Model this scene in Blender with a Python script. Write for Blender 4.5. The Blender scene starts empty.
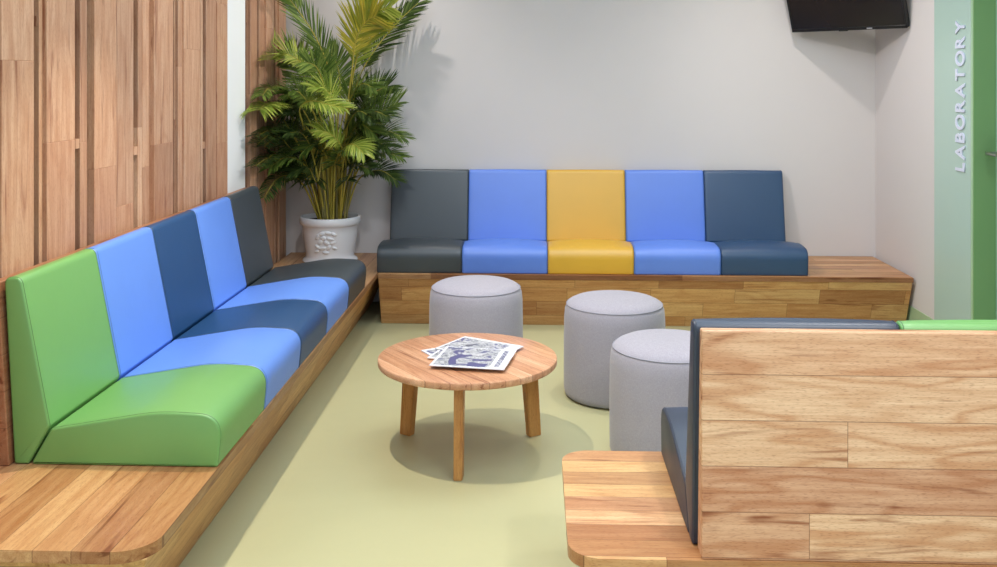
import bpy, bmesh, math, random
from mathutils import Vector, Matrix
random.seed(7)
D = bpy.data
sc = bpy.context.scene
COL = sc.collection
PI = math.pi

# ------------------------------------------------------------------ camera geometry (room axes: x right, y into the room)
F, VX, VY, EYE = 975.0, 536.0, 79.0, 1.5
PSI = math.atan((VX-498.5)/F)
SN, CS = math.sin(PSI), math.cos(PSI)
def at(px, py, Y):
    k = (px-498.5)/F
    d = Y/(k*SN+CS)
    return Vector((k*d*CS-d*SN, Y, EYE-(py-VY)*d/F))
def y_on_left(px, X):
    k = (px-498.5)/F
    d = X/(k*CS-SN)
    return k*d*SN+d*CS

cam = D.cameras.new('camera')
cam.sensor_width = 36; cam.lens = F/997*36
cam.shift_y = -(283.5-VY)/997
cam.clip_start = .05
co = D.objects.new('camera', cam); COL.objects.link(co)
co.location = (0, 0, EYE); co.rotation_euler = (PI/2, 0, PSI)
sc.camera = co
sc.view_settings.view_transform = 'Standard'; sc.view_settings.look = 'None'
sc.view_settings.gamma = 1; sc.view_settings.use_curve_mapping = False
sc.view_settings.exposure = 0.24

# ------------------------------------------------------------------ materials
def lin(c):
    return tuple((x/255/12.92 if x/255 <= .04045 else ((x/255+.055)/1.055)**2.4) for x in c)+(1,)
class N:
    """small node-tree builder"""
    def __init__(s, name):
        s.m = D.materials.new(name); s.m.use_nodes = True
        s.t = s.m.node_tree; s.b = s.t.nodes['Principled BSDF']
    def n(s, typ, **kw):
        nd = s.t.nodes.new(typ)
        for k, v in kw.items(): setattr(nd, k, v)
        return nd
    def l(s, a, b): s.t.links.new(a, b)
    def put(s, sock, v):
        if isinstance(v, bpy.types.NodeSocket): s.l(v, sock)
        else: sock.default_value = v
    def math(s, op, a, b=None, c=None, clamp=False):
        nd = s.n('ShaderNodeMath', operation=op, use_clamp=clamp)
        for i, v in enumerate((a, b, c)):
            if v is not None: s.put(nd.inputs[i], v)
        return nd.outputs[0]
    def xyz(s, x, y, z):
        nd = s.n('ShaderNodeCombineXYZ')
        for i, v in enumerate((x, y, z)): s.put(nd.inputs[i], v)
        return nd.outputs[0]
    def noise(s, vec, scale, detail=2, rough=.5, dist=0):
        nd = s.n('ShaderNodeTexNoise'); s.l(vec, nd.inputs['Vector'])
        nd.inputs['Scale'].default_value = scale; nd.inputs['Detail'].default_value = detail
        nd.inputs['Roughness'].default_value = rough; nd.inputs['Distortion'].default_value = dist
        return nd.outputs['Fac']
    def ramp(s, fac, stops, interp='LINEAR'):
        nd = s.n('ShaderNodeValToRGB'); s.l(fac, nd.inputs[0])
        cr = nd.color_ramp; cr.interpolation = interp
        while len(cr.elements) < len(stops): cr.elements.new(.5)
        for e, (p, c) in zip(cr.elements, stops):
            e.position = p; e.color = c if len(c) == 4 else lin(c)
        return nd.outputs[0]
    def mix(s, fac, a, b, blend='MIX'):
        nd = s.n('ShaderNodeMix', data_type='RGBA', blend_type=blend)
        s.put(nd.inputs[0], fac); s.put(nd.inputs[6], a); s.put(nd.inputs[7], b)
        return nd.outputs[2]
    def bump(s, h, strength=.2, dist=.002):
        nd = s.n('ShaderNodeBump'); s.l(h, nd.inputs['Height'])
        nd.inputs['Strength'].default_value = strength; nd.inputs['Distance'].default_value = dist
        s.l(nd.outputs[0], s.b.inputs['Normal'])
    def base(s, v): s.put(s.b.inputs['Base Color'], v)
    def set(s, **kw):
        for k, v in kw.items(): s.b.inputs[k.replace('_', ' ')].default_value = v

def plain(name, rgb, rough=.5, metal=0, spec=.5, var=.0):
    a = N(name); c = lin(rgb)
    if var:
        tc = a.n('ShaderNodeTexCoord').outputs['Object']
        f = a.noise(tc, 3, 4, .6)
        k = 1-var
        a.base(a.mix(f, tuple(x*k for x in c[:3])+(1,), tuple(min(1, x*(1+var)) for x in c[:3])+(1,)))
    else: a.base(c)
    a.set(Roughness=rough, Metallic=metal, Specular_IOR_Level=spec)
    return a.m

def leather(name, rgb, rough=.44):
    a = N(name); c = lin(rgb)
    tc = a.n('ShaderNodeTexCoord').outputs['Object']
    f = a.noise(tc, 5, 3, .6)
    a.base(a.mix(f, tuple(x*.94 for x in c[:3])+(1,), tuple(min(1, x*1.05) for x in c[:3])+(1,)))
    v = a.n('ShaderNodeTexVoronoi', feature='DISTANCE_TO_EDGE'); a.l(tc, v.inputs['Vector']); v.inputs['Scale'].default_value = 420
    h = a.math('ADD', v.outputs['Distance'], a.math('MULTIPLY', a.noise(tc, 14, 3), 4.0))
    a.bump(h, .10, .0012)
    a.set(Roughness=rough, Specular_IOR_Level=.85)
    return a.m

def wood(name, axes, width, length, pal, seed=0, rough=.42, off=0.0, island=False, vein=.60, figure=.5, seam=.0011, contrast=1.0):
    """laminated hardwood: strips of `width` across axes[1], staves of `length` along axes[0]"""
    a = N(name)
    sp = a.n('ShaderNodeSeparateXYZ'); a.l(a.n('ShaderNodeTexCoord').outputs['Object'], sp.inputs[0])
    o = {'x': sp.outputs[0], 'y': sp.outputs[1], 'z': sp.outputs[2]}
    U, V, W = (o[c] for c in axes)
    vv = a.math('ADD', a.math('DIVIDE', V, width), 50+off)
    if island:
        isl = a.n('ShaderNodeNewGeometry').outputs['Random Per Island']
        row = a.math('FLOOR', a.math('MULTIPLY', isl, 977))
        plank = row
    else:
        row = a.math('FLOOR', vv)
        wn = a.n('ShaderNodeTexWhiteNoise', noise_dimensions='1D'); a.l(a.math('ADD', row, seed+.37), wn.inputs['W'])
        uu = a.math('ADD', a.math('DIVIDE', U, length), a.math('MULTIPLY', wn.outputs['Value'], 9.0))
        plank = a.math('FLOOR', uu)
    w2 = a.n('ShaderNodeTexWhiteNoise', noise_dimensions='3D'); a.l(a.xyz(row, plank, seed), w2.inputs['Vector'])
    rs = a.n('ShaderNodeSeparateColor'); a.l(w2.outputs['Color'], rs.inputs[0])
    r1, r2, r3 = rs.outputs
    gu = a.math('ADD', U, a.math('MULTIPLY', r1, 37)); gv = a.math('ADD', V, a.math('MULTIPLY', r2, 23))
    # cathedral figure: contour lines of a stretched noise field
    n1 = a.noise(a.xyz(a.math('MULTIPLY', gu, 1.5), a.math('MULTIPLY', gv, 8), a.math('MULTIPLY', W, 8)), 1.0, 2.5, .5, .25)
    ring = a.math('SINE', a.math('MULTIPLY', n1, 44))
    ring = a.math('MULTIPLY_ADD', ring, .5, .5)
    ring = a.math('POWER', ring, 2.5)
    # fine fibre
    fib = a.noise(a.xyz(a.math('MULTIPLY', gu, 9), a.math('MULTIPLY', gv, 210), a.math('MULTIPLY', W, 210)), 1.0, 3, .65)
    fib2 = a.noise(a.xyz(a.math('MULTIPLY', gu, 2.2), a.math('MULTIPLY', gv, 48), a.math('MULTIPLY', W, 48)), 1.0, 4, .6, .3)
    # gum veins: sparse dark streaks
    vn = a.noise(a.xyz(a.math('MULTIPLY', gu, 1.7), a.math('MULTIPLY', gv, 19), a.math('MULTIPLY', W, 19)), 1.0, 3, .6, .9)
    vein = a.ramp(vn, [(0, (0, 0, 0, 1)), (vein, (0, 0, 0, 1)), (vein+.1, (1, 1, 1, 1))])
    c = a.ramp(r3, [(i/(len(pal)-1), p) for i, p in enumerate(pal)])
    dark = a.mix(1.0, c, lin((206, 168, 140)), 'MULTIPLY')
    c = a.mix(a.math('MULTIPLY', ring, figure*.55*contrast), c, dark)
    c = a.mix(a.math('MULTIPLY', a.ramp(fib2, [(.38, (0, 0, 0, 1)), (.72, (1, 1, 1, 1))]), .55*contrast), c, dark)
    c = a.mix(a.math('MULTIPLY', a.ramp(fib, [(.45, (0, 0, 0, 1)), (.75, (1, 1, 1, 1))]), .4*contrast), c, dark)
    dk2 = a.mix(1.0, c, lin((170, 125, 100)), 'MULTIPLY')
    c = a.mix(a.math('MULTIPLY', vein, .8*contrast), c, dk2)
    por = a.noise(a.xyz(a.math('MULTIPLY', gu, 70), a.math('MULTIPLY', gv, 520), a.math('MULTIPLY', W, 520)), 1.0, 1, .5)
    c = a.mix(a.math('MULTIPLY', a.ramp(por, [(.56, (0, 0, 0, 1)), (.7, (1, 1, 1, 1))]), .35*contrast), c, dk2)
    if not island:
        fv = a.math('ABSOLUTE', a.math('SUBTRACT', a.math('FRACT', vv), .5))
        fu = a.math('ABSOLUTE', a.math('SUBTRACT', a.math('FRACT', uu), .5))
        s1 = a.math('GREATER_THAN', fv, .5-seam/width); s2 = a.math('GREATER_THAN', fu, .5-seam/length)
        c = a.mix(a.math('MULTIPLY', a.math('MAXIMUM', s1, s2), .55), c, a.mix(1.0, c, lin((120, 85, 65)), 'MULTIPLY'))
    a.base(c)
    a.bump(fib, .08, .001)
    a.set(Roughness=rough, Specular_IOR_Level=.35)
    return a.m

M = {}
M['green'] = leather('green_vinyl', (110, 164, 88))
M['sky'] = leather('light_blue_vinyl', (98, 142, 224))
M['blue'] = leather('blue_vinyl', (92, 132, 222))
M['navy'] = leather('navy_vinyl', (10, 66, 114))
M['navy_grey'] = leather('slate_navy_vinyl', (24, 64, 102))
M['char'] = leather('charcoal_vinyl', (52, 60, 66))
M['ink'] = leather('dark_navy_vinyl', (34, 46, 66))
M['yellow'] = leather('yellow_vinyl', (222, 170, 44))
M['pipe'] = {k: leather('piping_'+k, tuple(int(v*.82) for v in rgb), .45) for k, rgb in
             dict(navy_grey=(24, 64, 102), green=(110, 164, 88), sky=(104, 150, 236), blue=(104, 150, 236), navy=(18, 72, 112), char=(52, 60, 66), ink=(44, 58, 78), yellow=(232, 180, 32)).items()}
PALE = [(222, 180, 136), (200, 152, 106), (228, 188, 132), (174, 124, 80), (220, 178, 128), (208, 162, 122), (166, 116, 74)]
BASEP = [(222, 176, 116), (204, 154, 98), (230, 190, 130), (178, 128, 82), (216, 168, 108)]
SLATP = [(216, 176, 144), (198, 154, 124), (208, 168, 136), (184, 142, 114), (220, 184, 154)]
M['top_y'] = wood('bench_top_timber', 'yxz', .098, 1.6, PALE, 3, .38, vein=.58)
M['top_x'] = wood('bench_top_timber_cross', 'xyz', .085, 1.5, PALE, 5, .38, vein=.58)
M['base_y'] = wood('bench_base_timber', 'yzx', .09, .62, BASEP, 8, .42)
M['base_x'] = wood('bench_base_timber_cross', 'xzy', .092, .5, BASEP, 12, .42, .3)
M['panel_x'] = wood('bench_panel_timber', 'xzy', .1115, 1.9, [(234, 194, 156), (228, 184, 146), (238, 202, 164), (212, 164, 130), (230, 188, 150)], 27, .42, -.01, figure=.95, contrast=1.1, vein=.595)
M['panel_y'] = wood('bench_panel_timber_side', 'yzx', .111, .9, [(168, 120, 88), (176, 128, 94), (160, 112, 80)], 23, .42)
M['slat'] = wood('slat_timber', 'zyx', .1, 1, SLATP, 31, .5, island=True, figure=.55, contrast=.9)
M['slatback'] = plain('slat_backing', (84, 56, 44), .6, var=.15)
M['table'] = wood('table_top_timber', 'xyz', .062, 3.0, [(230, 184, 148), (208, 156, 120), (222, 174, 136), (196, 142, 108)], 41, .36)
M['leg'] = wood('table_leg_timber', 'zxy', .3, 3, [(206, 156, 92), (198, 146, 84)], 44, .42, island=True)

# pale green resilient floor
a = N('green_vinyl_floor')
tc = a.n('ShaderNodeTexCoord').outputs['Object']
f1 = a.noise(tc, 1.3, 5, .6, .4)
f2 = a.noise(tc, 60, 3, .6)
c = a.ramp(f1, [(.3, (184, 179, 138)), (.7, (191, 186, 145))])
c = a.mix(a.math('MULTIPLY', f2, .12), c, lin((160, 172, 136)))
a.base(c); a.set(Roughness=.42, Specular_IOR_Level=.35); a.bump(f2, .04, .001)
M['floor'] = a.m
a = N('white_plaster'); tc = a.n('ShaderNodeTexCoord').outputs['Object']
f1 = a.noise(tc, 1.2, 4, .6); f2 = a.noise(tc, 160, 3, .6)
a.base(a.mix(f1, lin((210, 203, 200)), lin((215, 208, 205)))); a.bump(f2, .05, .001); a.set(Roughness=.6, Specular_IOR_Level=.3)
M['wall'] = a.m
M['whitepaint'] = plain('white_paint', (240, 240, 238), .5, var=.02)
M['ceil'] = plain('ceiling_white', (240, 240, 240), .8)
M['panelgreen'] = plain('pale_green_panel', (176, 200, 188), .25, var=.03)
M['framegreen'] = plain('green_frame_paint', (126, 164, 110), .35, var=.04)
M['framelight'] = plain('green_bead_paint', (166, 200, 160), .3)
M['doorgreen'] = plain('pale_green_door', (150, 184, 160), .3, var=.03)
M['cove'] = plain('green_cove', (166, 190, 150), .45, var=.04)
M['letter'] = plain('pale_lilac_letters', (214, 218, 236), .35)
M['steel'] = plain('brushed_steel', (180, 178, 172), .3, 1)
M['darksteel'] = plain('dark_plate', (52, 60, 58), .4, .6)
M['tvframe'] = plain('black_plastic', (22, 22, 24), .28)
M['tvscreen'] = plain('black_screen', (34, 31, 32), .16)
M['logo'] = plain('silver_mark', (210, 210, 215), .3, .5)
M['soil'] = plain('dark_soil', (52, 40, 32), .9, var=.4)
a = N('white_glazed_ceramic'); tc = a.n('ShaderNodeTexCoord').outputs['Object']
a.base(a.mix(a.noise(tc, 6, 4), lin((222, 220, 220)), lin((236, 234, 236)))); a.set(Roughness=.22, Specular_IOR_Level=.5)
M['pot'] = a.m
a = N('grey_wool_fabric'); tc = a.n('ShaderNodeTexCoord').outputs['Object']
sp = a.n('ShaderNodeSeparateXYZ'); a.l(tc, sp.inputs[0])
ang = a.math('ARCTAN2', sp.outputs[1], sp.outputs[0])
cv = a.xyz(a.math('MULTIPLY', ang, .24), sp.outputs[2], a.math('MULTIPLY', sp.outputs[0], .3))
t1 = a.n('ShaderNodeVectorMath', operation='MULTIPLY'); a.l(cv, t1.inputs[0]); t1.inputs[1].default_value = (900, 130, 260)
t2 = a.n('ShaderNodeVectorMath', operation='MULTIPLY'); a.l(cv, t2.inputs[0]); t2.inputs[1].default_value = (130, 900, 260)
w = a.math('ADD', a.noise(t1.outputs[0], 1, 2), a.noise(t2.outputs[0], 1, 2))
c = a.ramp(a.math('MULTIPLY', w, .5), [(.3, (145, 141, 152)), (.5, (161, 157, 168)), (.7, (177, 173, 182))])
c = a.mix(a.math('MULTIPLY', a.noise(tc, 9, 4, .6), .2), c, lin((156, 152, 163)))
a.base(c); a.set(Roughness=.95, Specular_IOR_Level=.15); a.bump(w, .25, .002)
try: a.b.inputs['Sheen Weight'].default_value = .25
except Exception: pass
M['wool'] = a.m
M['woolseam'] = plain('grey_seam', (152, 151, 162), .9)
M['glide'] = plain('black_glide', (30, 30, 32), .6)
def leafmat(name, c0, c1, c2):
    a = N(name)
    tc = a.n('ShaderNodeTexCoord').outputs['Object']
    isl = a.n('ShaderNodeNewGeometry').outputs['Random Per Island']
    f = a.math('ADD', a.math('MULTIPLY', isl, .6), a.math('MULTIPLY', a.noise(tc, 7, 3), .4))
    c = a.ramp(f, [(.2, c0), (.5, c1), (.85, c2)])
    a.base(c); a.set(Roughness=.36, Specular_IOR_Level=.45)
    tr = a.n('ShaderNodeBsdfTranslucent'); a.l(c, tr.inputs[0])
    mx = a.n('ShaderNodeMixShader'); mx.inputs[0].default_value = .28
    out = a.t.nodes['Material Output']
    a.l(a.b.outputs[0], mx.inputs[1]); a.l(tr.outputs[0], mx.inputs[2]); a.l(mx.outputs[0], out.inputs[0])
    return a.m
M['leaf_dark'] = leafmat('palm_leaf_dark', (48, 66, 32), (68, 88, 40), (98, 116, 56))
M['leaf_mid'] = leafmat('palm_leaf', (74, 98, 40), (104, 128, 52), (144, 160, 74))
M['leaf_lime'] = leafmat('palm_leaf_lime', (120, 144, 50), (158, 174, 68), (202, 204, 100))
M['leaf_gold'] = leafmat('palm_leaf_yellow', (130, 140, 46), (172, 166, 56), (222, 198, 76))
M['cane'] = leafmat('palm_cane', (112, 104, 62), (150, 138, 80), (178, 164, 104))
M['rachis'] = plain('palm_rachis', (176, 158, 62), .45)
M['paper'] = plain('white_paper', (222, 222, 228), .45)

# ------------------------------------------------------------------ object helpers
def link(name, mesh, mat=None, parent=None, smooth=False):
    o = D.objects.new(name, mesh); COL.objects.link(o)
    if mat is not None: mesh.materials.append(mat)
    if smooth:
        for p in mesh.polygons: p.use_smooth = True
    if parent is not None: o.parent = parent
    return o
def from_bm(name, bm, mat, parent=None, smooth=False, sharp=None, off=None):
    bmesh.ops.recalc_face_normals(bm, faces=bm.faces[:])
    if off is not None: bmesh.ops.translate(bm, verts=bm.verts[:], vec=-Vector(off))
    me = D.meshes.new(name); bm.to_mesh(me); bm.free()
    o = link(name, me, mat, parent, smooth)
    if sharp is not None: me.set_sharp_from_angle(angle=math.radians(sharp))
    return o
def thing(name, label, cat, loc=(0, 0, 0), rz=0, group=None):
    o = D.objects.new(name, None); COL.objects.link(o); o.empty_display_size = .1
    o.location = loc; o.rotation_euler = (0, 0, rz)
    return tag(o, label, cat, group)
def tag(o, label, cat, group=None, kind=None):
    if label: o['label'] = label
    if cat: o['category'] = cat
    if group: o['group'] = group
    if kind: o['kind'] = kind
    return o
def box(bm, lo, hi, bev=0, seg=2):
    r = bmesh.ops.create_cube(bm, size=1)
    vs = r['verts']
    for v in vs:
        v.co = Vector([lo[i]+(v.co[i]+.5)*(hi[i]-lo[i]) for i in range(3)])
    if bev:
        es = list({e for v in vs for e in v.link_edges})
        bmesh.ops.bevel(bm, geom=es, offset=bev, segments=seg, affect='EDGES', profile=.5)
def prism(bm, pts, ax, a, b, bev=0, seg=2):
    """closed 2-D outline extruded from a to b along axis ax (0,1,2); pts are in the two other axes in order"""
    def mk(p, h):
        v = [p[0], p[1]]; v.insert(ax, h); return v
    v0 = [bm.verts.new(mk(p, a)) for p in pts]; v1 = [bm.verts.new(mk(p, b)) for p in pts]
    n = len(pts); fs = [bm.faces.new(v0), bm.faces.new(v1)]
    for i in range(n): fs.append(bm.faces.new((v0[i], v0[(i+1) % n], v1[(i+1) % n], v1[i])))
    if bev:
        es = list({e for f in fs for e in f.edges})
        bmesh.ops.bevel(bm, geom=es, offset=bev, segments=seg, affect='EDGES', profile=.5, clamp_overlap=True)
def fillet(poly, seg=6):
    out = []; n = len(poly)
    for i in range(n):
        p0 = Vector(poly[i-1][:2]); p = Vector(poly[i][:2]); p1 = Vector(poly[(i+1) % n][:2]); r = poly[i][2]
        d0 = (p0-p).normalized(); d1 = (p1-p).normalized()
        ang = d0.angle(d1); t = min(r/math.tan(ang/2), .48*(p0-p).length, .48*(p1-p).length)
        a, b = p+d0*t, p+d1*t
        if r <= 0: out.append(p); continue
        for k in range(seg+1):
            s = k/seg
            out.append(a*(1-s)**2+p*2*s*(1-s)+b*s*s)
    return out
def lathe(bm, prof, seg=48, cap0=False, cap1=False):
    rings = []
    for r, z in prof:
        rings.append([bm.verts.new((r*math.cos(2*PI*k/seg), r*math.sin(2*PI*k/seg), z)) for k in range(seg)])
    for a, b in zip(rings, rings[1:]):
        for k in range(seg): bm.faces.new((a[k], a[(k+1) % seg], b[(k+1) % seg], b[k]))
    if cap0: bm.faces.new(rings[0])
    if cap1: bm.faces.new(rings[-1])
def tube(bm, pts, rad, seg=6, close=False, flat=None):
    pts = [Vector(p) for p in pts]; n = len(pts); rings = []
    up = Vector((0, 0, 1))
    for i, p in enumerate(pts):
        if close: t = pts[(i+1) % n]-pts[i-1]
        else: t = pts[min(i+1, n-1)]-pts[max(i-1, 0)]
        t.normalize()
        s = t.cross(up)
        if s.length < 1e-3: s = t.cross(Vector((1, 0, 0)))
        s.normalize(); u = s.cross(t)
        r = rad(i/(n-1)) if callable(rad) else rad
        rings.append([bm.verts.new(p+(s*math.cos(2*PI*k/seg)+u*math.sin(2*PI*k/seg))*r) for k in range(seg)])
    prs = list(zip(rings, rings[1:]))+([(rings[-1], rings[0])] if close else [])
    for a, b in prs:
        for k in range(seg): bm.faces.new((a[k], a[(k+1) % seg], b[(k+1) % seg], b[k]))
    if not close: bm.faces.new(rings[0]); bm.faces.new(rings[-1])

# ------------------------------------------------------------------ the setting
XL, XR, YB, ZC = -1.73, 2.24, 6.53, 2.9
YF = -1.6
def struct(name, bm, mat, parent=None):
    o = from_bm(name, bm, mat, parent)
    if parent is None: o['kind'] = 'structure'
    return o
bm = bmesh.new(); box(bm, (XL-.1, YF, -.1), (XR+.3, YB+.1, 0)); struct('floor', bm, M['floor'])
bm = bmesh.new(); box(bm, (XL-.1, YF, ZC), (XR+.3, YB+.1, ZC+.1)); struct('ceiling', bm, M['ceil'])
bm = bmesh.new(); box(bm, (XL-.1, YB, 0), (XR+.1, YB+.1, ZC)); struct('wall_back', bm, M['wall'])
bm = bmesh.new(); box(bm, (XL-.1, YF, 0), (XL, YB, ZC)); struct('wall_left', bm, M['whitepaint'])
DY0, DY1, DH = 4.12, 5.07, 2.12
bm = bmesh.new()
box(bm, (XR, DY1, 0), (XR+.1, YB, ZC)); box(bm, (XR, YF, 0), (XR+.1, DY0, ZC)); box(bm, (XR, DY0, DH), (XR+.1, DY1, ZC))
struct('wall_right', bm, M['wall'])
# green painted panel beside the door
bm = bmesh.new(); box(bm, (XR-.004, DY1+.035, 0), (XR, 5.568, ZC)); struct('trim_1', bm, M['panelgreen'])
# coved floor skirting turned up the right wall
bm = bmesh.new(); prism(bm, [(XR, 0), (XR-.03, 0), (XR-.012, .012), (XR-.005, .03), (XR-.005, .144), (XR, .144)], 1, 5.568, YB)
struct('baseboard_right', bm, M['cove'])
bm = bmesh.new(); box(bm, (XL, y_on_left(228, -1.675), 0), (-1.678, y_on_left(246.3, -1.672)-.002, ZC)); struct('trim_2', bm, M['whitepaint'])
# the door in its recess
d = D.objects.new('door_1', None); COL.objects.link(d); d.location = (XR+.1, DY0, 0); d['kind'] = 'structure'
off = d.location
bm = bmesh.new()
for lo, hi in (((XR-.012, DY1-.012, 0), (XR+.1, DY1, DH)), ((XR-.012, DY0, 0), (XR+.1, DY0+.012, DH)), ((XR-.012, DY0, DH-.012), (XR+.1, DY1, DH))):
    box(bm, lo, hi, .002, 1)
from_bm('door_frame', bm, M['framegreen'], d, off=off)
bm = bmesh.new(); box(bm, (XR-.010, DY1, 0), (XR, DY1+.014, DH+.02), .002, 1); box(bm, (XR-.006, DY1+.018, 0), (XR, DY1+.032, DH+.02), .002, 1)
from_bm('architrave', bm, M['framelight'], d, off=off)
bm = bmesh.new(); box(bm, (XR+.1, DY0, 0), (XR+.145, DY1, DH)); from_bm('door_leaf', bm, M['doorgreen'], d, off=off)
bm = bmesh.new(); box(bm, (XR+.092, 4.985, .99), (XR+.1, 5.03, 1.20), .004, 2); plate = from_bm('lock_plate', bm, M['darksteel'], d, off=off)
bm = bmesh.new()
tube(bm, [(XR+.094, 5.008, 1.125), (XR+.04, 5.008, 1.125), (XR+.03, 5.002, 1.125), (XR+.028, 4.98, 1.125), (XR+.03, 4.89, 1.123)], .009, 10)
from_bm('door_handle', bm, M['steel'], d, True, 50, off=off)

# ------------------------------------------------------------------ lettering on the green panel
def lettering():
    root = thing('wall_lettering', 'raised pale lettering LABORATORY reading upward on green panel beside the door', 'sign', (XR-.004, 5.173, 1.015))
    x = 0.0; items = []
    for ch in 'LABORATORY':
        cu = D.curves.new('glyph', 'FONT'); cu.body = ch; cu.size = 1; cu.extrude = .02; cu.offset = .026
        ob = D.objects.new('glyph', cu); COL.objects.link(ob)
        bpy.context.view_layer.update()
        me = D.meshes.new_from_object(ob.evaluated_get(bpy.context.evaluated_depsgraph_get()))
        COL.objects.unlink(ob); D.objects.remove(ob)
        xs = [v.co.x for v in me.vertices]; x0, x1 = min(xs), max(xs)
        items.append((me, x-x0)); x += (x1-x0)+.13
    tot = x-.13; sx = .795/tot; sy = .108/.72
    for me, ox in items:
        for v in me.vertices:
            tx, ty, tz = (v.co.x+ox)*sx, v.co.y*sy, v.co.z
            v.co = Vector((-.004-tz*.15, ty, tx))
        me.update()
        me.name = 'letter'; link('letter', me, M['letter'], root)
lettering()

# ------------------------------------------------------------------ timber slat cladding
def cladding(label, spec, y0, y1, blocks, joints):
    XF = -1.672
    root = thing('timber_wall_panel', label, 'wall panel', (XL, y0, 0))
    bm = bmesh.new(); box(bm, (XL, y0, 0), (XL+.012, y1, 2.86)); from_bm('backing_board', bm, M['slatback'], root, off=root.location)
    bm = bmesh.new(); rnd = random.Random(len(spec))
    for i, (p0, p1, rec) in enumerate(spec):
        a, b = y_on_left(p0, XF-rec), y_on_left(p1, XF-rec)
        cuts = sorted(joints.get(i, [rnd.uniform(1.2, 2.0)]))
        zs = [0]+cuts+[2.86]
        for za, zb in zip(zs, zs[1:]):
            box(bm, (XL+.012, a, za), (XF-rec+rnd.uniform(0, .0008), b, zb), .0015, 1)
    for (p0, p1, py) in blocks:
        a, b = y_on_left(p0, XF-.012), y_on_left(p1, XF-.012)
        z = EYE-(py-VY)*((a+b)/2)/F
        box(bm, (XL+.012, a, z-.018), (XF-.012, b, z+.018), .001, 1)
    from_bm('slats', bm, M['slat'], root, off=root.location)
XW = -1.672
spec = [(-150, -132, .02), (-130, -95, 0), (-90, -60, .012), (-55, -8, 0), (-7, -2.5, .018),
        (1.5, 34, 0), (39, 46.5, .016), (46.8, 75, 0), (80, 87, .014), (94.5, 116, 0), (116.2, 133.5, .012), (138, 142, .012),
        (142.3, 154, .022), (154.3, 173, 0), (174.6, 177.5, .024), (178, 183.6, .010), (184, 200, 0), (200.4, 202.8, .014), (206, 217, .006), (217.2, 227.5, 0)]
cladding('wide timber slat cladding behind the left bench, left of the white strip', spec, y_on_left(-150, XW), y_on_left(227.8, XW),
         [(75.5, 79.5, 145), (0, 1.4, 240), (134, 137.6, 152), (203, 205.8, 146), (39, 39.5, 20)],
         {7: [EYE-(143-VY)*3.35/F], 9: [EYE-(172-VY)*3.6/F], 10: [EYE-(208-VY)*3.9/F], 12: [EYE-(172-VY)*4.0/F], 19: [EYE-(145-VY)*5.0/F, 1.9]})
spec2 = [(247, 250, .022), (250.4, 257, .004), (259, 266, .014), (266.4, 274, 0), (275.5, 279, .02), (279.4, 286, .008)]
cladding('narrow timber slat cladding in the corner behind the palm', spec2, y_on_left(246.5, XW), y_on_left(286.5, XW), [], {})

# ------------------------------------------------------------------ benches
B, ST = .33, .031          # slab height and thickness
def rounded_rect(x0, y0, x1, y1, r, corners, seg=10):
    """corners: which of (x0y0, x1y0, x1y1, x0y1) are rounded"""
    pts = [(x0, y0), (x1, y0), (x1, y1), (x0, y1)]
    poly = [(p[0], p[1], r if c else 0) for p, c in zip(pts, corners)]
    out = []
    n = 4
    for i in range(n):
        p = Vector(poly[i][:2]); rr = poly[i][2]
        if not rr: out.append(p); continue
        d0 = (Vector(poly[i-1][:2])-p).normalized(); d1 = (Vector(poly[(i+1) % n][:2])-p).normalized()
        c = p+d0*rr+d1*rr
        for k in range(seg+1):
            t = k/seg*PI/2
            out.append(c-d1*rr*math.cos(t)-d0*rr*math.sin(t))
    return out
def taper_base(bm, x0, x1, y0, y1, ins, z1, bev=.002):
    """ins = inward lean at floor level on (x0,x1,y0,y1) sides"""
    t = [(x0, y0), (x1, y0), (x1, y1), (x0, y1)]
    b = [(x0+ins[0], y0+ins[2]), (x1-ins[1], y0+ins[2]), (x1-ins[1], y1-ins[3]), (x0+ins[0], y1-ins[3])]
    vt = [bm.verts.new((*p, z1)) for p in t]; vb = [bm.verts.new((*p, 0)) for p in b]
    fs = [bm.faces.new(vt), bm.faces.new(vb)]
    for i in range(4): fs.append(bm.faces.new((vb[i], vb[(i+1) % 4], vt[(i+1) % 4], vt[i])))
    es = list({e for f in fs for e in f.edges})
    bmesh.ops.bevel(bm, geom=es, offset=bev, segments=1, affect='EDGES')
def bevel_slab(bm, outline, z0, z1, bev=.003):
    prism(bm, outline, 2, z0, z1)
    es = [e for e in bm.edges if abs(e.verts[0].co.z-e.verts[1].co.z) < 1e-6]
    bmesh.ops.bevel(bm, geom=es, offset=bev, segments=2, affect='EDGES')

LX = -.955                 # left bench front edge (x), seats face +x
r = thing('wooden_bench', 'long built-in timber bench along the slatted left wall with coloured cushions', 'bench', (LX, 2.37, 0))
bm = bmesh.new(); bevel_slab(bm, rounded_rect(-1.655, 2.372, LX, 6.525, .10, (0, 1, 0, 0)), B-ST, B); from_bm('bench_top', bm, M['top_y'], r, off=r.location)
bm = bmesh.new(); taper_base(bm, -1.65, LX-.018, 2.40, 6.52, (0, .125, .11, 0), B-ST); from_bm('bench_base', bm, M['base_y'], r, off=r.location)
bm = bmesh.new(); prism(bm, [(-1.655, B), (-1.590, B), (-1.624, B+.555), (-1.655, B+.555)], 1, 2.885, 5.47, .0025, 1)
from_bm('back_panel', bm, M['panel_y'], r, off=r.location)

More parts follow.
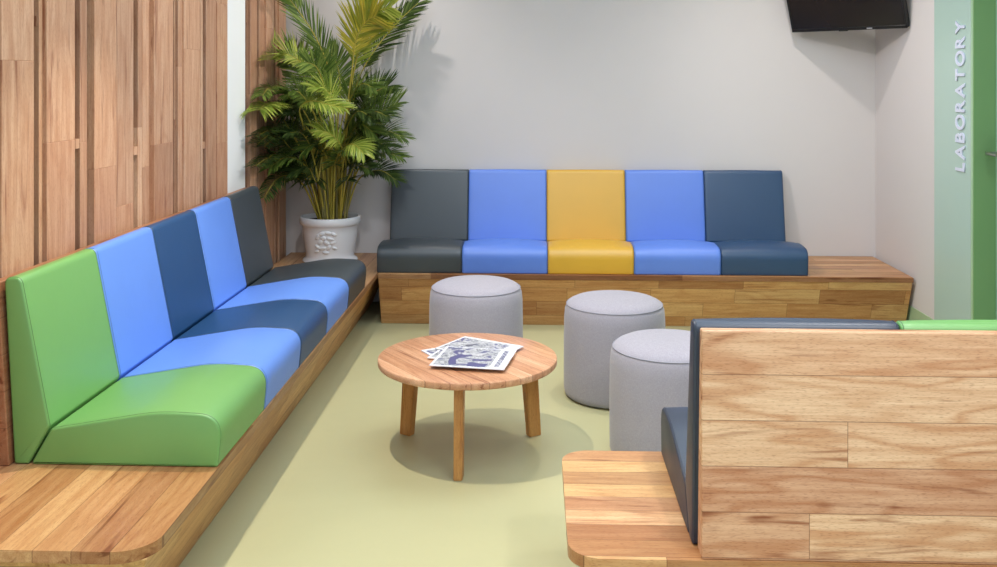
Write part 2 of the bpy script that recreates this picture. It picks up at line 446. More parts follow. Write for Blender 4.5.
BY = 5.83                  # back bench front edge (y), seats face -y
r = thing('wooden_bench', 'long timber bench against the plain back wall with five cushion pairs', 'bench', (LX, BY, 0))
bm = bmesh.new(); bevel_slab(bm, [(LX+.003, BY), (2.222, BY), (2.222, 6.525), (LX+.003, 6.525)], B-ST, B); from_bm('bench_top', bm, M['top_x'], r, off=r.location)
bm = bmesh.new(); taper_base(bm, LX+.006, 2.218, BY+.006, 6.52, (0, 0, .118, 0), B-ST); from_bm('bench_base', bm, M['base_x'], r, off=r.location)

RY = 3.08                  # right bench front edge, seats face +y (away from the camera)
r = thing('wooden_bench', 'timber bench in the right foreground seen from behind its plank back', 'bench', (.08, RY, 0))
bm = bmesh.new(); bevel_slab(bm, rounded_rect(.08, 2.385, 1.95, RY, .085, (1, 0, 0, 1)), B-ST, B, .004); from_bm('bench_top', bm, M['top_x'], r, off=r.location)
bm = bmesh.new(); taper_base(bm, .12, 1.94, 2.42, RY-.018, (.11, 0, .02, .12), B-ST); from_bm('bench_base', bm, M['base_x'], r, off=r.location)
bm = bmesh.new(); prism(bm, [(RY-.69, B), (RY-.628, B), (RY-.660, B+.558), (RY-.69, B+.558)], 0, .403, 1.95, .004, 2)
# prism order for axis 0 is (y, z)
from_bm('back_panel', bm, M['panel_x'], r, off=r.location)

# ------------------------------------------------------------------ cushions
def seat_profile(rear):
    return fillet([(.020, 0, .008), (.004, .156, .10), (.20, .166, .60), (.503+rear, .110, .014), (.566+rear, .001, .008)], 10)
SEAT, SEAT_DEEP = seat_profile(0), seat_profile(.026)
BACK = fillet([(.618, .002, .008), (.576, .002, .008), (.510, .116, .02), (.598, .567, .026), (.650, .567, .026)], 8)
def pad(prof, L, crown, edge=.007, sgn_seat=True):
    """profile (u,z) swept over length L; rounded rims and a slight crown between the ends"""
    bm = bmesh.new(); n = len(prof)
    cen = sum(prof, Vector((0, 0)))/n
    nor = []
    for i in range(n):
        t = prof[(i+1) % n]-prof[i-1]
        nv = Vector((t.y, -t.x)).normalized()
        nor.append(nv)
    area = sum(prof[i].x*prof[(i+1) % n].y-prof[(i+1) % n].x*prof[i].y for i in range(n))
    sgn = 1 if area > 0 else -1
    stations = [(edge*(1-math.sin(k/3*PI/2)), edge*(1-math.cos(k/3*PI/2))) for k in range(4)]
    mids = [(.03, ), (.08, ), (.17, ), (L/2, )]
    row = [(-i, p) for i, p in stations]+[(crown*math.sin(PI*p/L)**.8, p) for (p,) in mids]
    row = row+[(o, L-p) for o, p in reversed(row[:-1])]
    rings = []
    for o, y in row:
        ring = []
        for i, p in enumerate(prof):
            q = p+nor[i]*sgn*o*(min(1, max(0, (p.x-.02)/.12)) if sgn_seat and o > 0 else 1)
            if q.y < .001 and o > 0: q.y = .001
            if o > 0 and (p.y < .02 or (p.x > .45 and sgn_seat) or ((p.y < .135 or p.x > .61) and not sgn_seat)): q = p.copy()
            ring.append(bm.verts.new((q.x, y, q.y)))
        rings.append(ring)
    for A, Bq in zip(rings, rings[1:]):
        for i in range(n): bm.faces.new((A[i], A[(i+1) % n], Bq[(i+1) % n], Bq[i]))
    bm.faces.new(rings[0]); bm.faces.new(rings[-1])
    return bm
def piping_mesh(prof, y):
    bm = bmesh.new()
    tube(bm, [(p.x, y, max(p.y, .0015)) for p in prof], .0014, 6, close=True)
    return bm
def make_pad(kind, L):
    prof = {'seat': SEAT, 'deep': SEAT_DEEP, 'back': BACK}[kind]
    bm = pad(prof, L, .005 if kind == 'back' else .018, .007, kind != 'back')
    bmesh.ops.recalc_face_normals(bm, faces=bm.faces[:])
    me = D.meshes.new('cushion'); bm.to_mesh(me); bm.free()
    for p in me.polygons: p.use_smooth = True
    me.set_sharp_from_angle(angle=math.radians(55))
    mps = []
    for y in (.0068, L-.0068):
        bm = piping_mesh(prof, y); bmesh.ops.recalc_face_normals(bm, faces=bm.faces[:])
        mp = D.meshes.new('piping'); bm.to_mesh(mp); bm.free()
        for p in mp.polygons: p.use_smooth = True
        mps.append(mp)
    return me, mps
pads = {}
def cushion(kind, L, color, origin, rz, label, group):
    key = (kind, L)
    if key not in pads: pads[key] = make_pad(kind, L)
    me, mps = pads[key]
    me = me.copy()
    kind = 'back' if kind == 'back' else 'seat'
    o = link(kind+'_cushion', me, M[color]); o.location = origin; o.rotation_euler = (0, 0, rz)
    tag(o, label, kind+' cushion', group)
    for mp in mps: link('piping', mp.copy(), M['pipe'][color], o)
    return o
# local u (x) runs from the bench front edge backwards, local y along the bench
LW = .506
names_l = [('green', 'bright green', 'nearest the camera on the left bench'), ('sky', 'light blue', 'next to the green one on the left bench'),
           ('navy', 'navy blue', 'in the middle of the left bench'), ('sky', 'light blue', 'between navy and charcoal on the left bench'),
           ('char', 'charcoal', 'at the palm end of the left bench')]
for i, (c, cn, where) in enumerate(names_l):
    # facing +x: local +u -> world -x, local y -> world -y (rotation by 180 degrees)
    org = (LX-.009, 2.898+LW*(i+1), B+.0005)
    cushion('deep', LW-.002, c, (org[0]+.025, org[1], org[2]), PI, '%s vinyl seat cushion %s' % (cn, where), 'seat cushions of the left bench')
    cushion('back', LW-.002, c, org, PI, '%s vinyl back cushion %s' % (cn, where), 'back cushions of the left bench')
BW = .5155
names_b = [('char', 'charcoal black', 'leftmost on the back bench beside the palm'), ('blue', 'light blue', 'left of the yellow one on the back bench'),
           ('yellow', 'mustard yellow', 'in the middle of the back bench'), ('blue', 'light blue', 'right of the yellow one on the back bench'),
           ('navy_grey', 'navy blue', 'rightmost on the back bench')]
for i, (c, cn, where) in enumerate(names_b):
    # facing -y: local +u -> world +y, local y -> world -x (rotation by 90 degrees)
    org = (LX-.007+BW*(i+1), BY+.004, B+.0005)
    cushion('deep', BW-.002, c, org, PI/2, '%s vinyl seat cushion %s' % (cn, where), 'seat cushions of the back bench')
    cushion('back', BW-.002, c, (org[0], org[1]+.028, B+.0005), PI/2, '%s vinyl back cushion %s' % (cn, where), 'back cushions of the back bench')
# facing +y: local +u -> world -y, local y -> world +x (rotation by -90 degrees)
cushion('seat', .505, 'ink', (.390, RY, B+.0005), -PI/2, 'dark navy vinyl seat cushion on the right foreground bench', None)
cushion('back', .505, 'ink', (.390, RY, B+.0005), -PI/2, 'dark navy vinyl back cushion behind the plank back of the right foreground bench', 'back cushions of the right bench')
cushion('back', .505, 'green', (.897, RY, B+.0005), -PI/2, 'lime green vinyl back cushion edge above the plank back at far right', 'back cushions of the right bench')

# ------------------------------------------------------------------ stools
def pouf(x, y, label):
    R, Hh = .240, .452
    prof = fillet([(0, .018, 0), (R-.016, .018, .02), (R+.002, .2, .9), (R-.008, .424, .030), (0, .476, .0)], 6)
    prof = [(max(p.x, 0), p.y) for p in prof]
    prof = [(.0005, .007), (.15, .007), (R-.014, .008), (R-.006, .014), (R-.001, .035), (R, .14), (R, .26), (R-.002, .37), (R-.006, .412), (R-.015, .434), (R-.028, .447),
            (R-.05, .457), (R-.09, .465), (R-.15, .470), (.0005, .473)]
    root = thing('stool', label, 'stool', (x, y, 0), random.uniform(0, 6), 'grey fabric stools around the table')
    bm = bmesh.new(); lathe(bm, prof, 72); bmesh.ops.remove_doubles(bm, verts=bm.verts[:], dist=.0012)
    o = from_bm('upholstery', bm, M['wool'], root, True)
    bm = bmesh.new(); rs = R-.0135
    tube(bm, [(rs*math.cos(2*PI*k/72), rs*math.sin(2*PI*k/72), .4345) for k in range(72)], .0022, 6, close=True)
    from_bm('seam', bm, M['woolseam'], root, True)
    for k in range(4):
        bm = bmesh.new(); lathe(bm, [(.018, 0), (.02, .003), (.02, .009)], 16, True, True)
        g = from_bm('glide', bm, M['glide'], root, True, 40); t = PI/4+k*PI/2; g.location = (.17*math.cos(t), .17*math.sin(t), 0)
pouf(-.307, 4.992, 'grey fabric drum stool behind the round table')
pouf(.372, 4.648, 'grey fabric drum stool right of the table, the farther of two')
pouf(.533, 3.905, 'grey fabric drum stool partly hidden by the right foreground bench')

# ------------------------------------------------------------------ coffee table
TX, TY, TH = -.277, 3.945, .378
tb = thing('coffee_table', 'low round timber coffee table on three legs in the middle of the floor', 'table', (TX, TY, 0), 0)
bm = bmesh.new(); Rt = .362; th = .027
lathe(bm, [(.0005, TH-th), (.2, TH-th), (Rt-.004, TH-th), (Rt-.001, TH-th+.003), (Rt, TH-th+.006), (Rt, TH-.004), (Rt-.0015, TH-.0015), (Rt-.004, TH), (.2, TH), (.0005, TH)], 96)
bmesh.ops.remove_doubles(bm, verts=bm.verts[:], dist=.0012)
tp = from_bm('tabletop', bm, M['table'], tb, True, 40); tp.rotation_euler = (0, 0, math.radians(-53))
for (lx, ly) in ((-.291, 3.645), (-.553, 4.105), (-.001, 4.115)):
    v = Vector((lx-TX, ly-TY)); ang = math.atan2(v.y, v.x); rb = v.length-.01; rt = rb-.028
    bm = bmesh.new()
    hx, hy = .034, .0175
    top = [(rt-hx, -hy), (rt+hx, -hy), (rt+hx, hy), (rt-hx, hy)]; bot = [(rb-hx*.82, -hy*.95), (rb+hx*.82, -hy*.95), (rb+hx*.82, hy*.95), (rb-hx*.82, hy*.95)]
    vt = [bm.verts.new((*p, TH-th)) for p in top]; vb = [bm.verts.new((*p, 0)) for p in bot]
    fs = [bm.faces.new(vt), bm.faces.new(vb)]+[bm.faces.new((vb[i], vb[(i+1) % 4], vt[(i+1) % 4], vt[i])) for i in range(4)]
    bmesh.ops.bevel(bm, geom=list({e for f in fs for e in f.edges}), offset=.003, segments=2, affect='EDGES')
    o = from_bm('leg', bm, M['leg'], tb); o.rotation_euler = (0, 0, ang)

# ------------------------------------------------------------------ magazines
def cover_mat(name, seed):
    a = N(name); tc = a.n('ShaderNodeTexCoord').outputs['Object']
    mp = a.n('ShaderNodeMapping'); a.l(tc, mp.inputs[0]); mp.inputs['Location'].default_value = (seed, seed*1.7, 0)
    f = a.noise(mp.outputs[0], 13, 4, .55, 1.6)
    c = a.ramp(f, [(.36, (74, 72, 128)), (.42, (92, 92, 132)), (.47, (168, 168, 174)), (.54, (204, 204, 206)), (.57, (104, 106, 116)), (.62, (184, 186, 190)), (.68, (84, 84, 100))])
    a.base(c); a.set(Roughness=.3)
    return a.m
M['cover'] = cover_mat('magazine_photo', 3.1); M['cover2'] = cover_mat('magazine_photo_under', 9.4)
M['printink'] = plain('violet_ink', (86, 84, 130), .4)
M['greyprint'] = plain('grey_print', (196, 196, 196), .4)
M['darkprint'] = plain('dark_print', (60, 60, 66), .4)
def magazine(corner, ang, z, label, art=True, W=.292, Hm=.205, t=.004):
    root = thing('magazine', label, 'magazine', (corner[0], corner[1], z), ang, 'magazines on the coffee table')
    bm = bmesh.new(); box(bm, (0, 0, 0), (W, Hm, t), .0008, 1); from_bm('pages', bm, M['paper'], root)
    def flat(name, pts, mat, h=.0004):
        b = bmesh.new(); prism(b, pts, 2, t-.0002, t+h); return from_bm(name, b, mat, root)
    if art:
        flat('cover_photo', [(.012, .012), (W-.062, .012), (W-.062, Hm-.01), (.012, Hm-.01)], M['cover'])
        b = bmesh.new()
        def poly(pts): prism(b, pts, 2, t+.0002, t+.0006)
        poly([(.075, .014), (.10, .03), (.085, .09), (.10, .15), (.085, .17), (.055, .12), (.06, .06)])
        poly([(.145, .014), (.215, .014), (.222, .062), (.196, .054), (.15, .07), (.14, .06)])
        poly([(.15, .085), (.225, .098), (.226, .12), (.19, .112), (.15, .112)])
        poly([(.10, .13), (.14, .15), (.13, .165), (.10, .16)])
        from_bm('cover_print', b, M['printink'], root)
        b = bmesh.new(); x = .03; rr = random.Random(4)
        while x < Hm-.03:                                   # illegible masthead running up the right edge
            wd = rr.uniform(.006, .010)
            box(b, (W-.045, x, t), (W-.026, x+wd*.45, t+.0006)); box(b, (W-.045 if rr.random() < .5 else W-.03, x, t), (W-.038 if rr.random() < .5 else W-.026, x+wd, t+.0006))
            x += wd+.004
        from_bm('masthead', b, M['printink'], root)
    else:
        flat('cover_photo', [(.012, .012), (W-.05, .012), (W-.05, Hm-.02), (.012, Hm-.02)], M['cover2'])
    return root
def on_table(px, py, z=TH):
    d = F*(EYE-z)/(py-VY); xc = (px-498.5)*d/F
    return Vector((xc*CS-d*SN, xc*SN+d*CS))
MW, MH = .295, .222
def place(corner_px, which, ang, z, label, art):
    """which: position of the given corner in the sheet, in units of (MW, MH)"""
    c = on_table(*corner_px, z)
    u = Vector((math.cos(ang), math.sin(ang))); v = Vector((-u.y, u.x))
    o = Vector((c.x, c.y))-u*which[0]*MW-v*which[1]*MH
    return magazine(o, ang, z, label, art, MW, MH*(1.22 if art else 1))
A0 = on_table(429, 366, TH+.016); A1 = on_table(504, 370.5, TH+.016)
ang = math.atan2((A1-A0).y, (A1-A0).x)
place((421, 351), (0, 1), math.radians(32), TH+.0003, 'lowest magazine of the pile, its white corner sticking out at left', False)
place((514.5, 350.5), (1, 1), math.radians(-17), TH+.0048, 'magazine low in the pile, its white corner sticking out at right', False)
place((465, 337), (0, 1), math.radians(-30), TH+.0093, 'magazine in the pile sticking out at the back of the table', False)
place((429, 366), (0, 0), ang, TH+.0138, 'top magazine with grey and violet cover photo lying on the pile', True)

# ------------------------------------------------------------------ television
def television():
    c = Vector((1.952, 6.192, 1.806)); Wt, Ht, Tt = .765, .425, .042
    root = thing('television', 'black flat television tilted down across the upper right wall corner', 'television', c)
    tilt = math.radians(19)
    Rm = Matrix.Rotation(-PI/4, 4, 'Z') @ Matrix.Rotation(tilt, 4, 'X')
    def fin(name, bm, m, par=root, **k):
        bmesh.ops.transform(bm, matrix=Rm, verts=bm.verts[:]); return from_bm(name, bm, m, par, **k)
    bm = bmesh.new(); box(bm, (-Wt/2, 0, 0), (Wt/2, Tt, Ht), .006, 2)
    box(bm, (-.2, Tt-.002, .05), (.2, Tt+.018, .32), .008, 2); fin('housing', bm, M['tvframe'])
    bm = bmesh.new()
    bz = .011
    for lo, hi in (((-Wt/2, -.006, 0), (Wt/2, .001, .02)), ((-Wt/2, -.006, Ht-bz), (Wt/2, .001, Ht)), ((-Wt/2, -.006, 0), (-Wt/2+bz, .001, Ht)), ((Wt/2-bz, -.006, 0), (Wt/2, .001, Ht))):
        box(bm, lo, hi, .0015, 1)
    fin('bezel', bm, M['tvframe'])
    bm = bmesh.new(); box(bm, (-Wt/2+bz, -.002, .02), (Wt/2-bz, .001, Ht-bz)); fin('screen', bm, M['tvscreen'])
    bm = bmesh.new(); box(bm, (.13, -.0075, .006), (.165, -.0055, .012)); fin('maker_mark', bm, M['logo'])
    bm = bmesh.new(); box(bm, (-.06, -.002, -.006), (.0, .02, .002), .002, 1); fin('sensor_housing', bm, M['tvframe'])
    bm = bmesh.new()
    p = Rm @ Vector((0, Tt+.018, .2))
    w = Vector((2.235-c.x, 6.525-c.y, p.z))
    tube(bm, [p, p+(w-p)*.4+Vector((0, 0, .01)), w], .016, 8)
    bq = bmesh.new()
    from_bm('wall_bracket', bm, M['tvframe'], root)
television()

# ------------------------------------------------------------------ potted palm
PX, PY = -1.325, 6.235
palm = thing('potted_palm', 'tall leafy palm in a white glazed pot standing on the bench corner', 'potted plant', (PX, PY, B))
bm = bmesh.new()
lathe(bm, [(.0005, .002), (.13, .002), (.168, .004), (.176, .010), (.172, .018), (.160, .026), (.153, .036), (.156, .07), (.166, .13), (.174, .19), (.178, .232), (.184, .238), (.192, .246), (.195, .262), (.194, .284), (.188, .291),
           (.180, .290), (.176, .28), (.172, .25), (.0005, .249)], 64)
bmesh.ops.remove_doubles(bm, verts=bm.verts[:], dist=.0012)
pot = from_bm('pot', bm, M['pot'], palm, True, 60)
# moulded leaf relief on the pot front
bm = bmesh.new(); rr = random.Random(11)
def potr(z): return .156+(.174-.156)*min(1, max(0, (z-.07)/.12))
blobs = [(-.02, .20, .028, .014, .3), (.015, .205, .03, .012, -.2), (.05, .195, .022, .012, -.6), (-.05, .18, .025, .012, .9), (-.015, .17, .02, .016, .1), (.03, .165, .028, .012, -.3),
         (-.035, .145, .022, .013, .7), (.005, .14, .02, .015, -.5), (.045, .14, .022, .012, .5), (-.055, .115, .02, .012, -.7), (-.02, .105, .026, .012, .3), (.02, .11, .022, .013, .9), (.055, .105, .018, .01, -.4), (-.06, .085, .018, .01, .4), (.0, .078, .022, .011, 0)]
for (s, z, la, lb, rot) in blobs:
    r0 = potr(z); th0 = -PI/2+s/r0+.04
    res = bmesh.ops.create_uvsphere(bm, u_segments=12, v_segments=8, radius=1)
    for v in res['verts']:
        p = Vector((v.co.x*la, v.co.y*.011, v.co.z*lb))
        q = Vector((p.x*math.cos(rot)-p.z*math.sin(rot), p.y, p.x*math.sin(rot)+p.z*math.cos(rot)))
        t = th0+q.x/r0; rad = potr(z+q.z)-q.y
        v.co = Vector((rad*math.cos(t), rad*math.sin(t), z+q.z))
from_bm('relief', bm, M['pot'], pot, True)
bm = bmesh.new(); lathe(bm, [(.0005, .262), (.05, .268), (.12, .262), (.1725, .258), (.1725, .2495), (.0005, .2495)], 40); bmesh.ops.remove_doubles(bm, verts=bm.verts[:], dist=.0012)
from_bm('soil', bm, M['soil'], palm, True)

def catmull(P, n):
    P = [P[0]*2-P[1]]+P+[P[-1]*2-P[-2]]; out = []
    segs = len(P)-3
    for s in range(n+1):
        t = s/n*segs; i = min(int(t), segs-1); f = t-i
        a, b, c, d = P[i:i+4]
        out.append(.5*((2*b)+(c-a)*f+(2*a-5*b+4*c-d)*f*f+(3*b-a-3*c+d)*f**3))
    return out
def frond(path, mat, L=.22, start=.3, nrm=(0, -.4, 1), n=34, droop=.35, width=.0085, vee=.25, tipL=.55, seed=0, a0=62, a1=28, sides=(1, -1)):
    """path: list of (px,py,Y) through which the midrib runs"""
    rr = random.Random(seed)
    base = Vector((PX, PY, B))
    pts = []
    for px, py, Y in path:
        q = at(px, py, Y)
        while q.x < -1.60: Y -= .02; q = at(px, py, Y)      # keep the frond in front of the cladding
        pts.append(q-base)
    pts[0].z = .256
    C = catmull(pts, 30)
    bm = bmesh.new()
    tube(bm, C, lambda t: .0058*(1-t)**.8+.0012, 6)
    L *= 1.12; nm = Vector(nrm).normalized(); n = int(n*1.6); width *= .66
    tot = len(C)-1
    for i in range(n):
        t = start+(1-start)*(i+.5)/n
        k = t*tot; j = min(int(k), tot-1); p = C[j].lerp(C[j+1], k-j)
        T = (C[min(j+2, tot)]-C[max(j-1, 0)]).normalized()
        S = T.cross(nm)
        if S.length < .05: S = T.cross(Vector((1, 0, 0)))
        S.normalize(); Nn = S.cross(T)
        q = (t-start)/(1-start)
        prof = (min(1, .45+q*2.2) if q < .3 else 1)*(1-(1-tipL)*max(0, (q-.45)/.55))
        for sd in sides:
            l = L*prof*rr.uniform(.85, 1.08)
            aa = math.radians(a0+(a1-a0)*q+rr.uniform(-7, 7))
            dr = (T*math.cos(aa)+S*sd*math.sin(aa)+Nn*(vee+rr.uniform(-.08, .08))).normalized()
            sg = 5; prev = None
            wdir = dr.cross(Nn).normalized()
            cur = p.copy(); dcur = dr.copy()
            for s in range(sg+1):
                f = s/sg
                w = width*(.35+1.3*f if f < .35 else .95*(1-((f-.35)/.65)**1.6)+.03)
                a_, b_ = cur+wdir*w, cur-wdir*w
                a_ += Nn*w*.25; b_ += Nn*w*.25
                vs = (bm.verts.new(a_), bm.verts.new(cur), bm.verts.new(b_))
                if prev:
                    bm.faces.new((prev[0], vs[0], vs[1], prev[1])); bm.faces.new((prev[1], vs[1], vs[2], prev[2]))
                for v in vs:
                    v.co.x = max(v.co.x, -1.664-PX); v.co.y = min(v.co.y, YB-.01-PY)
                prev = vs
                dcur = (dcur+Vector((0, 0, -1))*droop*rr.uniform(.6, 1.2)/sg).normalized()
                cur = cur+dcur*(l/sg)
                # stay clear of the walls
                lim = YB-.012-PY
                if cur.y > lim: cur.y = lim
                if cur.x < -1.655-PX: cur.x = -1.655-PX
    me = D.meshes.new('frond'); bm.to_mesh(me); bm.free()
    o = link('frond', me, M[mat], palm, True); me.materials.append(M['rachis'])
    nf = 30*6+2
    for p in me.polygons[:nf]: p.material_index = 1
    return o
Y0 = 6.22
G = (331, 203, Y0)
UP = (0, -.5, 1); FR = (0, -1, .25)
def fr(*a, **k): frond(*a, **k)
# tall fronds
fr([(328, 203, 6.25), (333, 120, 6.25), (331, 78, 6.24), (316, 38, 6.2), (291, 1, 6.14), (270, -22, 6.08)], 'leaf_mid', .19, .36, (.5, -1, .1), 46, .10, seed=1, vee=.1, a0=32, a1=16)
fr([(337, 203, 6.22), (350, 100, 6.2), (355, 66, 6.18), (364, 34, 6.13), (374, 14, 6.08), (391, 7, 6.0)], 'leaf_lime', .24, .40, (-.3, -1, .2), 50, .14, .0095, seed=2, vee=.0, a0=44, a1=34, tipL=.5)
fr([(340, 203, 6.28), (352, 110, 6.32), (360, 76, 6.34), (377, 47, 6.36), (398, 22, 6.38), (418, 3, 6.38)], 'leaf_dark', .19, .45, (-.5, -1, .3), 44, .18, seed=3, vee=.05, a0=45, a1=24)
fr([(334, 203, 6.2), (347, 110, 6.16), (352, 70, 6.12), (356, 40, 6.06), (366, 22, 6.0), (376, 16, 5.95)], 'leaf_gold', .22, .48, (.2, -1, .2), 40, .14, .0095, seed=4, vee=.0, a0=46, a1=40)
# left cluster
fr([(326, 203, 6.22), (322, 120, 6.2), (314, 82, 6.18), (298, 60, 6.12), (281, 54, 6.05), (270, 60, 5.98)], 'leaf_lime', .20, .5, (0, -.7, 1), 36, .25, seed=5, vee=.3)
fr([(326, 203, 6.28), (321, 130, 6.3), (312, 95, 6.32), (300, 68, 6.34), (286, 50, 6.36)], 'leaf_mid', .22, .5, (.2, -1, .3), 34, .15, seed=6, vee=.1)
fr([(324, 203, 6.2), (314, 140, 6.14), (302, 110, 6.08), (284, 93, 6.0), (270, 88, 5.93), (262, 96, 5.88)], 'leaf_mid', .17, .42, UP, 38, .5, seed=7)
fr([(322, 203, 6.18), (304, 158, 6.08), (291, 132, 6.0), (278, 112, 5.92), (267, 104, 5.86), (259, 110, 5.8)], 'leaf_lime', .20, .62, (0, -.6, 1), 26, .5, .0095, seed=8, vee=.2, tipL=.9)
fr([(326, 203, 6.16), (314, 160, 6.02), (303, 125, 5.92), (300, 108, 5.88), (312, 101, 5.84), (330, 105, 5.8), (344, 108, 5.76)], 'leaf_lime', .15, .55, (0, -.5, 1), 34, .55, seed=9)
fr([(340, 203, 6.16), (346, 168, 6.02), (341, 146, 5.94), (330, 134, 5.9), (318, 130, 5.86)], 'leaf_lime', .15, .5, (0, -.6, 1), 26, .6, .009, seed=10)
fr([(340, 203, 6.16), (343, 165, 5.98), (348, 146, 5.9), (356, 146, 5.86), (364, 154, 5.82)], 'leaf_lime', .13, .5, (0, -.6, 1), 24, .6, .009, seed=11)
# right cluster
fr([(340, 203, 6.22), (356, 150, 6.2), (368, 126, 6.18), (382, 112, 6.15), (398, 103, 6.12)], 'leaf_mid', .20, .35, (-.2, -.8, .8), 36, .2, seed=12, vee=.25)
fr([(341, 203, 6.26), (355, 140, 6.3), (362, 112, 6.32), (373, 94, 6.34), (388, 86, 6.36)], 'leaf_dark', .20, .4, (-.3, -1, .5), 36, .2, seed=13)
fr([(343, 203, 6.2), (355, 176, 6.16), (368, 160, 6.12), (384, 153, 6.06), (402, 158, 6.0)], 'leaf_mid', .14, .45, UP, 30, .4, seed=14)
fr([(344, 203, 6.2), (356, 184, 6.18), (368, 173, 6.14), (382, 171, 6.1), (396, 180, 6.06)], 'leaf_dark', .14, .4, UP, 30, .4, seed=15)
fr([(344, 203, 6.22), (358, 160, 6.2), (370, 140, 6.18), (385, 131, 6.14), (404, 138, 6.1)], 'leaf_mid', .15, .42, UP, 32, .4, seed=16)
# low left
fr([(320, 203, 6.2), (304, 186, 6.12), (290, 176, 6.04), (276, 180, 5.96), (264, 198, 5.9)], 'leaf_dark', .16, .3, UP, 32, .45, seed=17)
fr([(321, 203, 6.22), (304, 176, 6.16), (288, 164, 6.1), (270, 158, 6.02), (255, 166, 5.96)], 'leaf_dark', .17, .3, UP, 34, .45, seed=18)
fr([(322, 203, 6.16), (308, 172, 6.04), (298, 160, 5.96), (284, 158, 5.9), (270, 168, 5.84)], 'leaf_mid', .15, .35, UP, 30, .5, seed=19)
fr([(323, 203, 6.22), (308, 160, 6.22), (292, 140, 6.2), (274, 130, 6.16), (256, 136, 6.1)], 'leaf_dark', .17, .35, UP, 32, .45, seed=20)
# upright middle fronds
fr([(332, 203, 6.2), (330, 120, 6.16), (325, 90, 6.12), (317, 68, 6.06), (306, 62, 6.0)], 'leaf_mid', .17, .45, (.3, -1, .4), 32, .3, seed=61, vee=.15)
fr([(334, 203, 6.26), (338, 120, 6.3), (340, 92, 6.32), (338, 68, 6.34), (330, 52, 6.34)], 'leaf_mid', .18, .45, (.1, -1, .2), 34, .2, seed=62, vee=.1)
fr([(337, 203, 6.22), (346, 120, 6.2), (352, 96, 6.16), (362, 84, 6.1), (374, 88, 6.04)], 'leaf_mid', .16, .45, (-.1, -.7, 1), 32, .4, seed=63)
fr([(333, 203, 6.14), (336, 130, 6.02), (334, 104, 5.95), (326, 90, 5.9), (314, 88, 5.85)], 'leaf_lime', .15, .5, (0, -.6, 1), 30, .4, seed=64)
fr([(328, 203, 6.16), (318, 130, 6.06), (309, 106, 6.0), (298, 92, 5.95), (286, 94, 5.9)], 'leaf_mid', .17, .45, (0, -.6, 1), 32, .45, seed=65)
# centre fill
rr = random.Random(5)
for k in range(30):
    x1 = 328+rr.uniform(-58, 44); yt = rr.uniform(82, 170)
    s = 1 if x1 > 331 else -1
    yd = rr.uniform(-.34, .16)
    fr([(331+rr.uniform(-8, 10), 203, Y0+yd*.1), (331+(x1-331)*.4, 150, Y0+yd*.4), (331+(x1-331)*.8, yt+14, Y0+yd*.7), (x1+s*6, yt, Y0+yd), (x1+s*20, yt+rr.uniform(-2, 12), Y0+yd*1.25)],
       rr.choice(['leaf_mid', 'leaf_dark', 'leaf_dark', 'leaf_mid']), .17, .45, (0, -.6, 1), 30, .35, seed=40+k)
# bare canes rising from the soil
for k in range(22):
    t = k/21; x0 = 318+26*t+rr.uniform(-2, 2); x1 = 308+46*t+rr.uniform(-3, 3)
    yy = Y0+rr.uniform(-.1, .09)
    bm = bmesh.new(); P = [at(x0, 214, yy), at(x0+(x1-x0)*.4, 190, yy), at(x1, 150+rr.uniform(-10, 14), yy+rr.uniform(-.05, .03))]
    b0 = Vector((PX, PY, B)); P = [p-b0 for p in P]; P[0].z = .255
    tube(bm, catmull(P, 8), lambda q: .0058*(1-q)+.0030, 7)
    from_bm('cane', bm, M['cane'], palm, True)

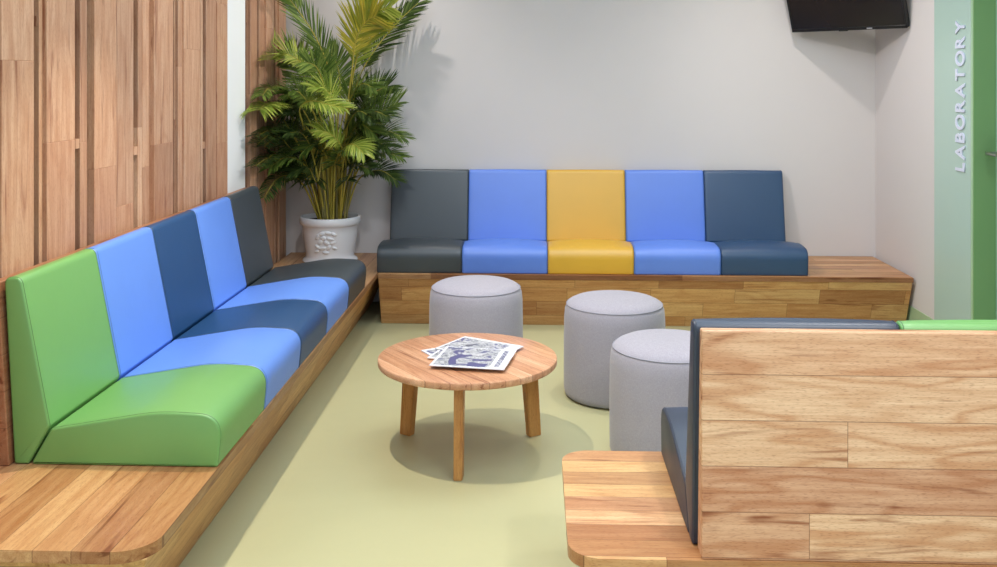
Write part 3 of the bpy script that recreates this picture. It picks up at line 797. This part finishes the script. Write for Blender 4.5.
# ------------------------------------------------------------------ light: ceiling downlights, added fill spots and areas, cool world fill through the open front
def spot(x, y, power, half=38, blend=.7, rad=.03, col=(1, .93, .82), aim=None, z=2.82):  # serves the downlights and the added fill spots alike
    l = D.lights.new('downlight_or_fill', 'SPOT'); l.energy = power; l.spot_size = math.radians(half*2); l.spot_blend = blend
    l.shadow_soft_size = rad; l.color = col
    o = D.objects.new('downlight_or_fill', l); COL.objects.link(o); o.location = (x, y, z)
    if aim is not None:
        o.rotation_euler = (Vector(aim)-Vector((x, y, z))).to_track_quat('-Z', 'Y').to_euler()
    return o
WARM = (1, .90, .73)
NEUT = (1, .95, .91)
spot(-.90, 3.45, 140, 42, .45, .015, WARM, (-.55, 3.5, 0))
spot(-.95, 1.7, 62, 36, .6, .03, WARM, (-.7, 1.7, 0))
spot(-.95, 6.0, 40, 58, 1, .02, NEUT)
spot(.30, 6.0, 3, 66, 1, .03, NEUT)
spot(1.35, 5.62, 34, 62, .9, .03, NEUT, (1.55, 6.0, 0))
spot(.55, 4.7, 58, 29, .5, .02, WARM)
spot(1.3, 2.9, 55, 32, .6, .03, NEUT)
spot(1.4, .9, 95, 32, .8, .05, NEUT, (1.3, 2.4, .6))  # added fill spot, unseen, to brighten the plank back of the right bench
# added unseen fill spots that brighten the walls and the back bench cushions
COOL = (.93, .96, 1)
spot(1.5, 3.2, 105, 27, 1, .05, NEUT, (-1.7, 3.5, 1.55))
spot(1.5, 5.3, 135, 27, 1, .05, NEUT, (-1.7, 5.2, 1.55))
spot(-.6, 4.3, 115, 30, 1, .05, NEUT, (2.2, 5.7, .9))
spot(-.45, 2.9, 62, 24, 1, .05, COOL, (-.6, 6.3, .4))
spot(1.2, 2.9, 48, 24, 1, .05, COOL, (1.1, 6.3, .5))
for (x, y, e) in ((.2, 4.4, 34), (.4, 2.2, 30), (.2, .2, 34)):  # added soft area fill under the ceiling, cool tint for the shaded parts
    l = D.lights.new('overhead_fill', 'AREA'); l.shape = 'RECTANGLE'; l.size = 2.4; l.size_y = 1.4; l.energy = e; l.color = (.68, .84, 1)
    o = D.objects.new('overhead_fill', l); COL.objects.link(o); o.location = (x, y, 2.86)
w = D.worlds.new('world'); sc.world = w; w.use_nodes = True
bg = w.node_tree.nodes['Background']; bg.inputs[0].default_value = (.72, .86, 1, 1); bg.inputs[1].default_value = 1.0  # even bluish fill
